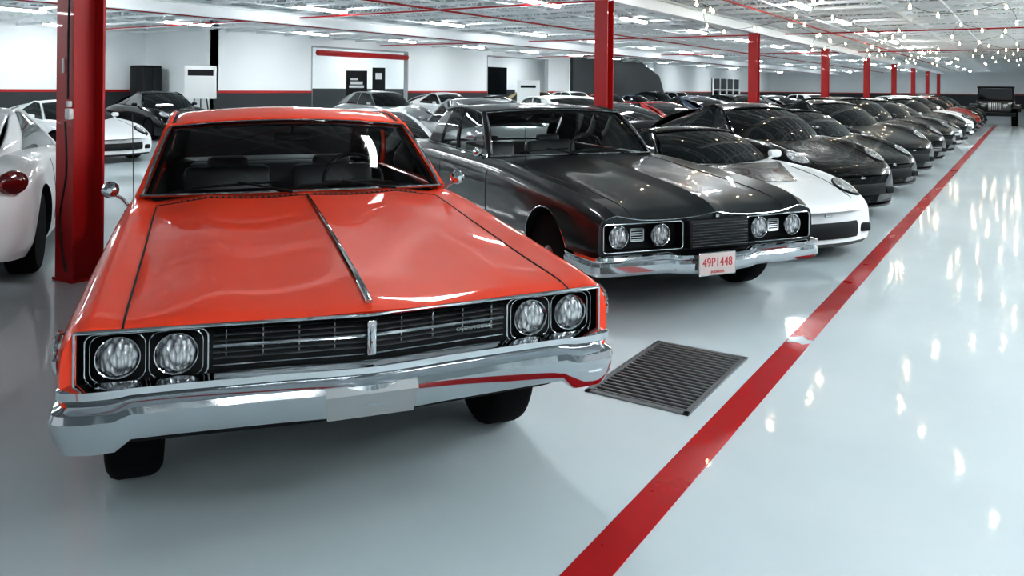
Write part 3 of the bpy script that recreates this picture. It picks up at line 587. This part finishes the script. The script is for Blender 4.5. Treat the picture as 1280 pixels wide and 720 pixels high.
cm=mat('ceiling_deck',(.42,.46,.47),.7); nt=cm.node_tree; wv=nt.nodes.new('ShaderNodeTexWave'); wv.inputs['Scale'].default_value=3; tc=nt.nodes.new('ShaderNodeTexCoord'); bp=nt.nodes.new('ShaderNodeBump'); bp.inputs['Distance'].default_value=.05
nt.links.new(tc.outputs['Object'],wv.inputs['Vector']); nt.links.new(wv.outputs['Fac'],bp.inputs['Height']); nt.links.new(bp.outputs[0],nt.nodes['Principled BSDF'].inputs['Normal'])
w=MB(); w.box((-9,38,4.3),(42,106,.1)); struct(w.obj('ceiling',cm,None,smooth=False))
jm=MB(); L=38; jm.box((0,0,.36),(L,.08,.06)); jm.box((0,0,-.32),(L,.08,.06)); N=64; pts=[(-L/2+L*i/N,0,.34 if i%2 else -.3) for i in range(N+1)]
for a,c in zip(pts[:-1],pts[1:]): jm.tube([a,c],.02,4)
j0=jm.obj('ceiling_joist',M_TRUSS,None,smooth=False); j0.location=(-9,-4,3.86); top(j0,'white open-web steel roof joist','roof joist','roof joists')
y=-2.2
while y<88:
    q=j0.copy(); COL.objects.link(q); q.location=(-9,y,3.86); y+=1.3 if y<40 else 2.6
for gx in (-6.56,-16.3,3.2):
    gm=MB(); gm.box((0,38,.12),(.2,100,.04)); gm.box((0,38,-.12),(.2,100,.04)); gm.box((0,38,0),(.03,100,.24)); o=gm.obj('roof_girder',M_TRUSS,None,smooth=False); o.location=(gx,0,3.37); top(o,'white steel girder under the joists','girder')
for gx in (-22.5,-20,-18,-15.2,-13,-11.3,-10,-8.3,-7.4,-4.8,-1.5,.2,1.75):
    o=MB().tube([(gx,-5,3.53),(gx,88,3.53)],.022,6).obj('bridging_rod',M_TRUSS,None); top(o,'thin white bridging rod across the joists','ceiling rod','bridging rods')
for px in (-5.3,-12,-19):
    o=MB().tube([(px,-5,3.48),(px,88,3.48)],.024,8).obj('sprinkler_pipe',M_STEEL,None); top(o,'red sprinkler pipe under the roof joists','pipe')
for py in (14.9,26.6,40.1):
    o=MB().tube([(-27,py,3.42),(6,py,3.42)],.020,8).obj('sprinkler_pipe',M_STEEL,None); top(o,'red sprinkler pipe under the roof joists','pipe')
for dx in (-17.3,-2.6):
    o=MB().tube([(dx,10,3.62),(dx,86,3.62)],.11,12).obj('ceiling_duct',M_TRUSS,None); top(o,'round white duct running between the joists','duct')
def column(x,y,first=False):
    c=empty('column',(x,y,0),0); b=MB(); b.box((0,.12,1.62),(.26,.02,3.24)); b.box((0,-.12,1.62),(.26,.02,3.24)); b.box((0,0,1.62),(.02,.24,3.24)); b.obj('shaft',M_STEEL,c,smooth=False)
    b=MB(); b.box((0,0,.01),(.29,.29,.02)); b.obj('base_plate',M_STEEL,c,smooth=False)
    if first:
        b=MB(); b.box((.1,-.15,1.36),(.07,.04,.09),.01); b.box((.1,-.15,1.44),(.04,.04,.05),.01); b.obj('outlet_box',M_PLATE,c)
        tubeobj('power_cord',crv([(.1,-.15,3.2),(.12,-.16,2.6),(.08,-.15,2.0),(.1,-.16,1.48)],8),.008,M_BLK,c); tubeobj('power_cord',crv([(.1,-.18,1.3),(.16,-.20,.9),(.05,-.19,.5),(.12,-.18,.1)],8),.008,M_BLK,c)
        b=MB(); b.box((-.02,-.135,1.75),(.03,.012,.12),.004); b.obj('notice_card',M_PAPER,c)
    return top(c,'red steel H-section column'+(' with white outlet box and cord' if first else ''),'column','red columns')
for k in range(9): column(-6.56,3.64+9.74*k,k==0)
f0=None
def strip(x,y,rz=0):
    global f0
    if f0 is None:
        f0=empty('strip_light'); b=MB(); b.box((0,0,.05),(.2,1.65,.06),.01); b.obj('housing',M_PLATE,f0); b=MB(); b.box((0,0,0),(.12,1.55,.05),.015); b.obj('diffuser',M_LAMP,f0)
        b=MB(); b.box((0,.6,.43),(.01,.01,.72)); b.box((0,-.6,.43),(.01,.01,.72)); b.box((0,0,.77),(.03,1.3,.02)); b.obj('hanger',M_TRUSS,f0,smooth=False); o=f0
    else:
        o=f0.copy(); COL.objects.link(o)
        for ch in f0.children: c=ch.copy(); c.parent=o; COL.objects.link(c)
    o.location=(x,y,3.47); o.rotation_euler=(0,0,math.radians(rz)); top(o,'white fluorescent strip light under the joists','ceiling light','strip lights')
for ix,x in enumerate((-26,-21.5,-14.5,-9,-4.2,2.2,5.0)):
    yy=-6 if x!=-4.2 else 13.4
    if x>0: yy=-3  # rows right of the aisle are added out of view to brighten the near floor
    while yy<86:
        if x>0 and yy>38: break
        if x==-9 and 0<yy+1.2<8: yy+=5; continue
        strip(x,yy+(ix%2)*1.2); yy+=(5 if yy<40 else 8) if x<0 else 3.2
strip(-3.85,5.2,60)
bm0=None
for si,x0 in enumerate((-3.4,-.9,.9,-5.2)):
    s=empty('string_light',(0,0,0)); top(s,'string of small warm bulbs hanging from the ceiling','string light','string lights')
    def P(t): 
        y=9.5+t*40; ph=((y+si*1.3)/4.87)%1; return (x0+.75*math.sin(y*.62+si*2.1),y,3.34-.35*math.sin(math.pi*ph))
    b=MB(); b.tube([P(t) for t in np.linspace(0,1,160)],.005,4)
    for t in (0,1): e=P(t); b.tube([(e[0],e[1],3.1),(e[0],e[1],4.25)],.004,4)
    b.obj('cord',M_BLK,s)
    nb=34
    for k in range(nb):
        p=P((k+.5)/nb)
        if bm0 is None:
            b=MB(); b.lathe([(.008,0),(.012,-.02),(.020,-.045),(.021,-.06),(.015,-.078),(.003,-.084)],'z',10); o=b.obj('bulb',M_BULB,s); bm0=o
        else: o=bm0.copy(); COL.objects.link(o); o.parent=s
        o.location=p
def sign(x,y,rz,w,h,z,board,marks,label,mm):
    e=empty('easel_sign',(x,y,0),rz); b=MB(); b.box((0,0,z+h/2),(w,.03,h),.005); b.obj('board',board,e)
    b=MB(); b.tube([(-w*.35,.03,0),(-.05,.03,z+h*.9)],.02); b.tube([(w*.35,.03,0),(.05,.03,z+h*.9)],.02); b.tube([(0,.4,0),(0,.05,z+h*.8)],.02); b.obj('stand',M_BLK,e)
    for cx,cz,sx,sz in marks: MB().box((cx,-.018,cz),(sx,.006,sz)).obj('graphic',mm,e)
    return top(e,label,'sign')
FACE=32
sign(-23.2,16.9,FACE+20,1.0,1.1,1.15,M_PAPER,[(0,2.02,.8,.2)],'white easel sign with a black heading band',M_BLK)
sign(-22.8,23.9,FACE,.85,1.35,.9,M_BLK,[(0,1.75,.5,.12),(0,1.6,.6,.1),(-.1,1.9,.3,.08)],'black easel sign with white graphic',M_PAPER)
sign(-25.5,28.2,FACE,.6,1.3,1.2,M_BLK,[(0,2.1,.3,.3)],'narrow black poster stand with a pale mark',M_PAPER)
sign(-13.6,22.2,FACE-10,.75,.85,1.0,M_PAPER,[(0,1.65,.5,.08)],'small white sign on a stand',M_BLK)
c=empty('storage_cabinet',(-26.9,17.3,0),0); b=MB(); b.box((0,0,1.15),(.8,.75,2.3),.04); b.obj('body',M_BLK,c)
for s in (-.19,.19): MB().box((.41,s,1.15),(.03,.34,2.1),.01).obj('door',M_GRL,c)
b=MB(); b.tube([(.44,-.03,1.0),(.44,-.03,1.4)],.012); b.obj('handle',M_CHROME,c)
top(c,'tall black storage cabinet against the white wall','cabinet')
p=MB(); p.tube([(-23.88,22.8,2.95),(-23.88,28.3,2.95)],.12,10); o=p.obj('overhead_pipe',M_STEEL,None); top(o,'thick red pipe across the wall opening','pipe')
# ============================================================ LIGHT + CAMERA
W=D.worlds.new('World'); SC.world=W; W.use_nodes=True; W.node_tree.nodes['Background'].inputs[0].default_value=(.86,.95,1,1); W.node_tree.nodes['Background'].inputs[1].default_value=.34
cd=D.cameras.new('Camera'); cam=D.objects.new('Camera',cd); COL.objects.link(cam); SC.camera=cam
cd.sensor_width=36; cd.lens=36*1000/1280; cd.shift_y=-250/1280; cd.clip_start=.05; cd.clip_end=300
R=Matrix.Rotation(PHI,4,'Z')@Matrix.Rotation(-math.radians(.5),4,'Y')@Matrix.Rotation(math.pi/2,4,'X')
cam.matrix_world=Matrix.Translation((0,0,1.6))@R
SC.view_settings.view_transform='Standard'; SC.view_settings.exposure=.98
for lk in ('Medium High Contrast','None'):
    try: SC.view_settings.look=lk; break
    except Exception as e: print(e)
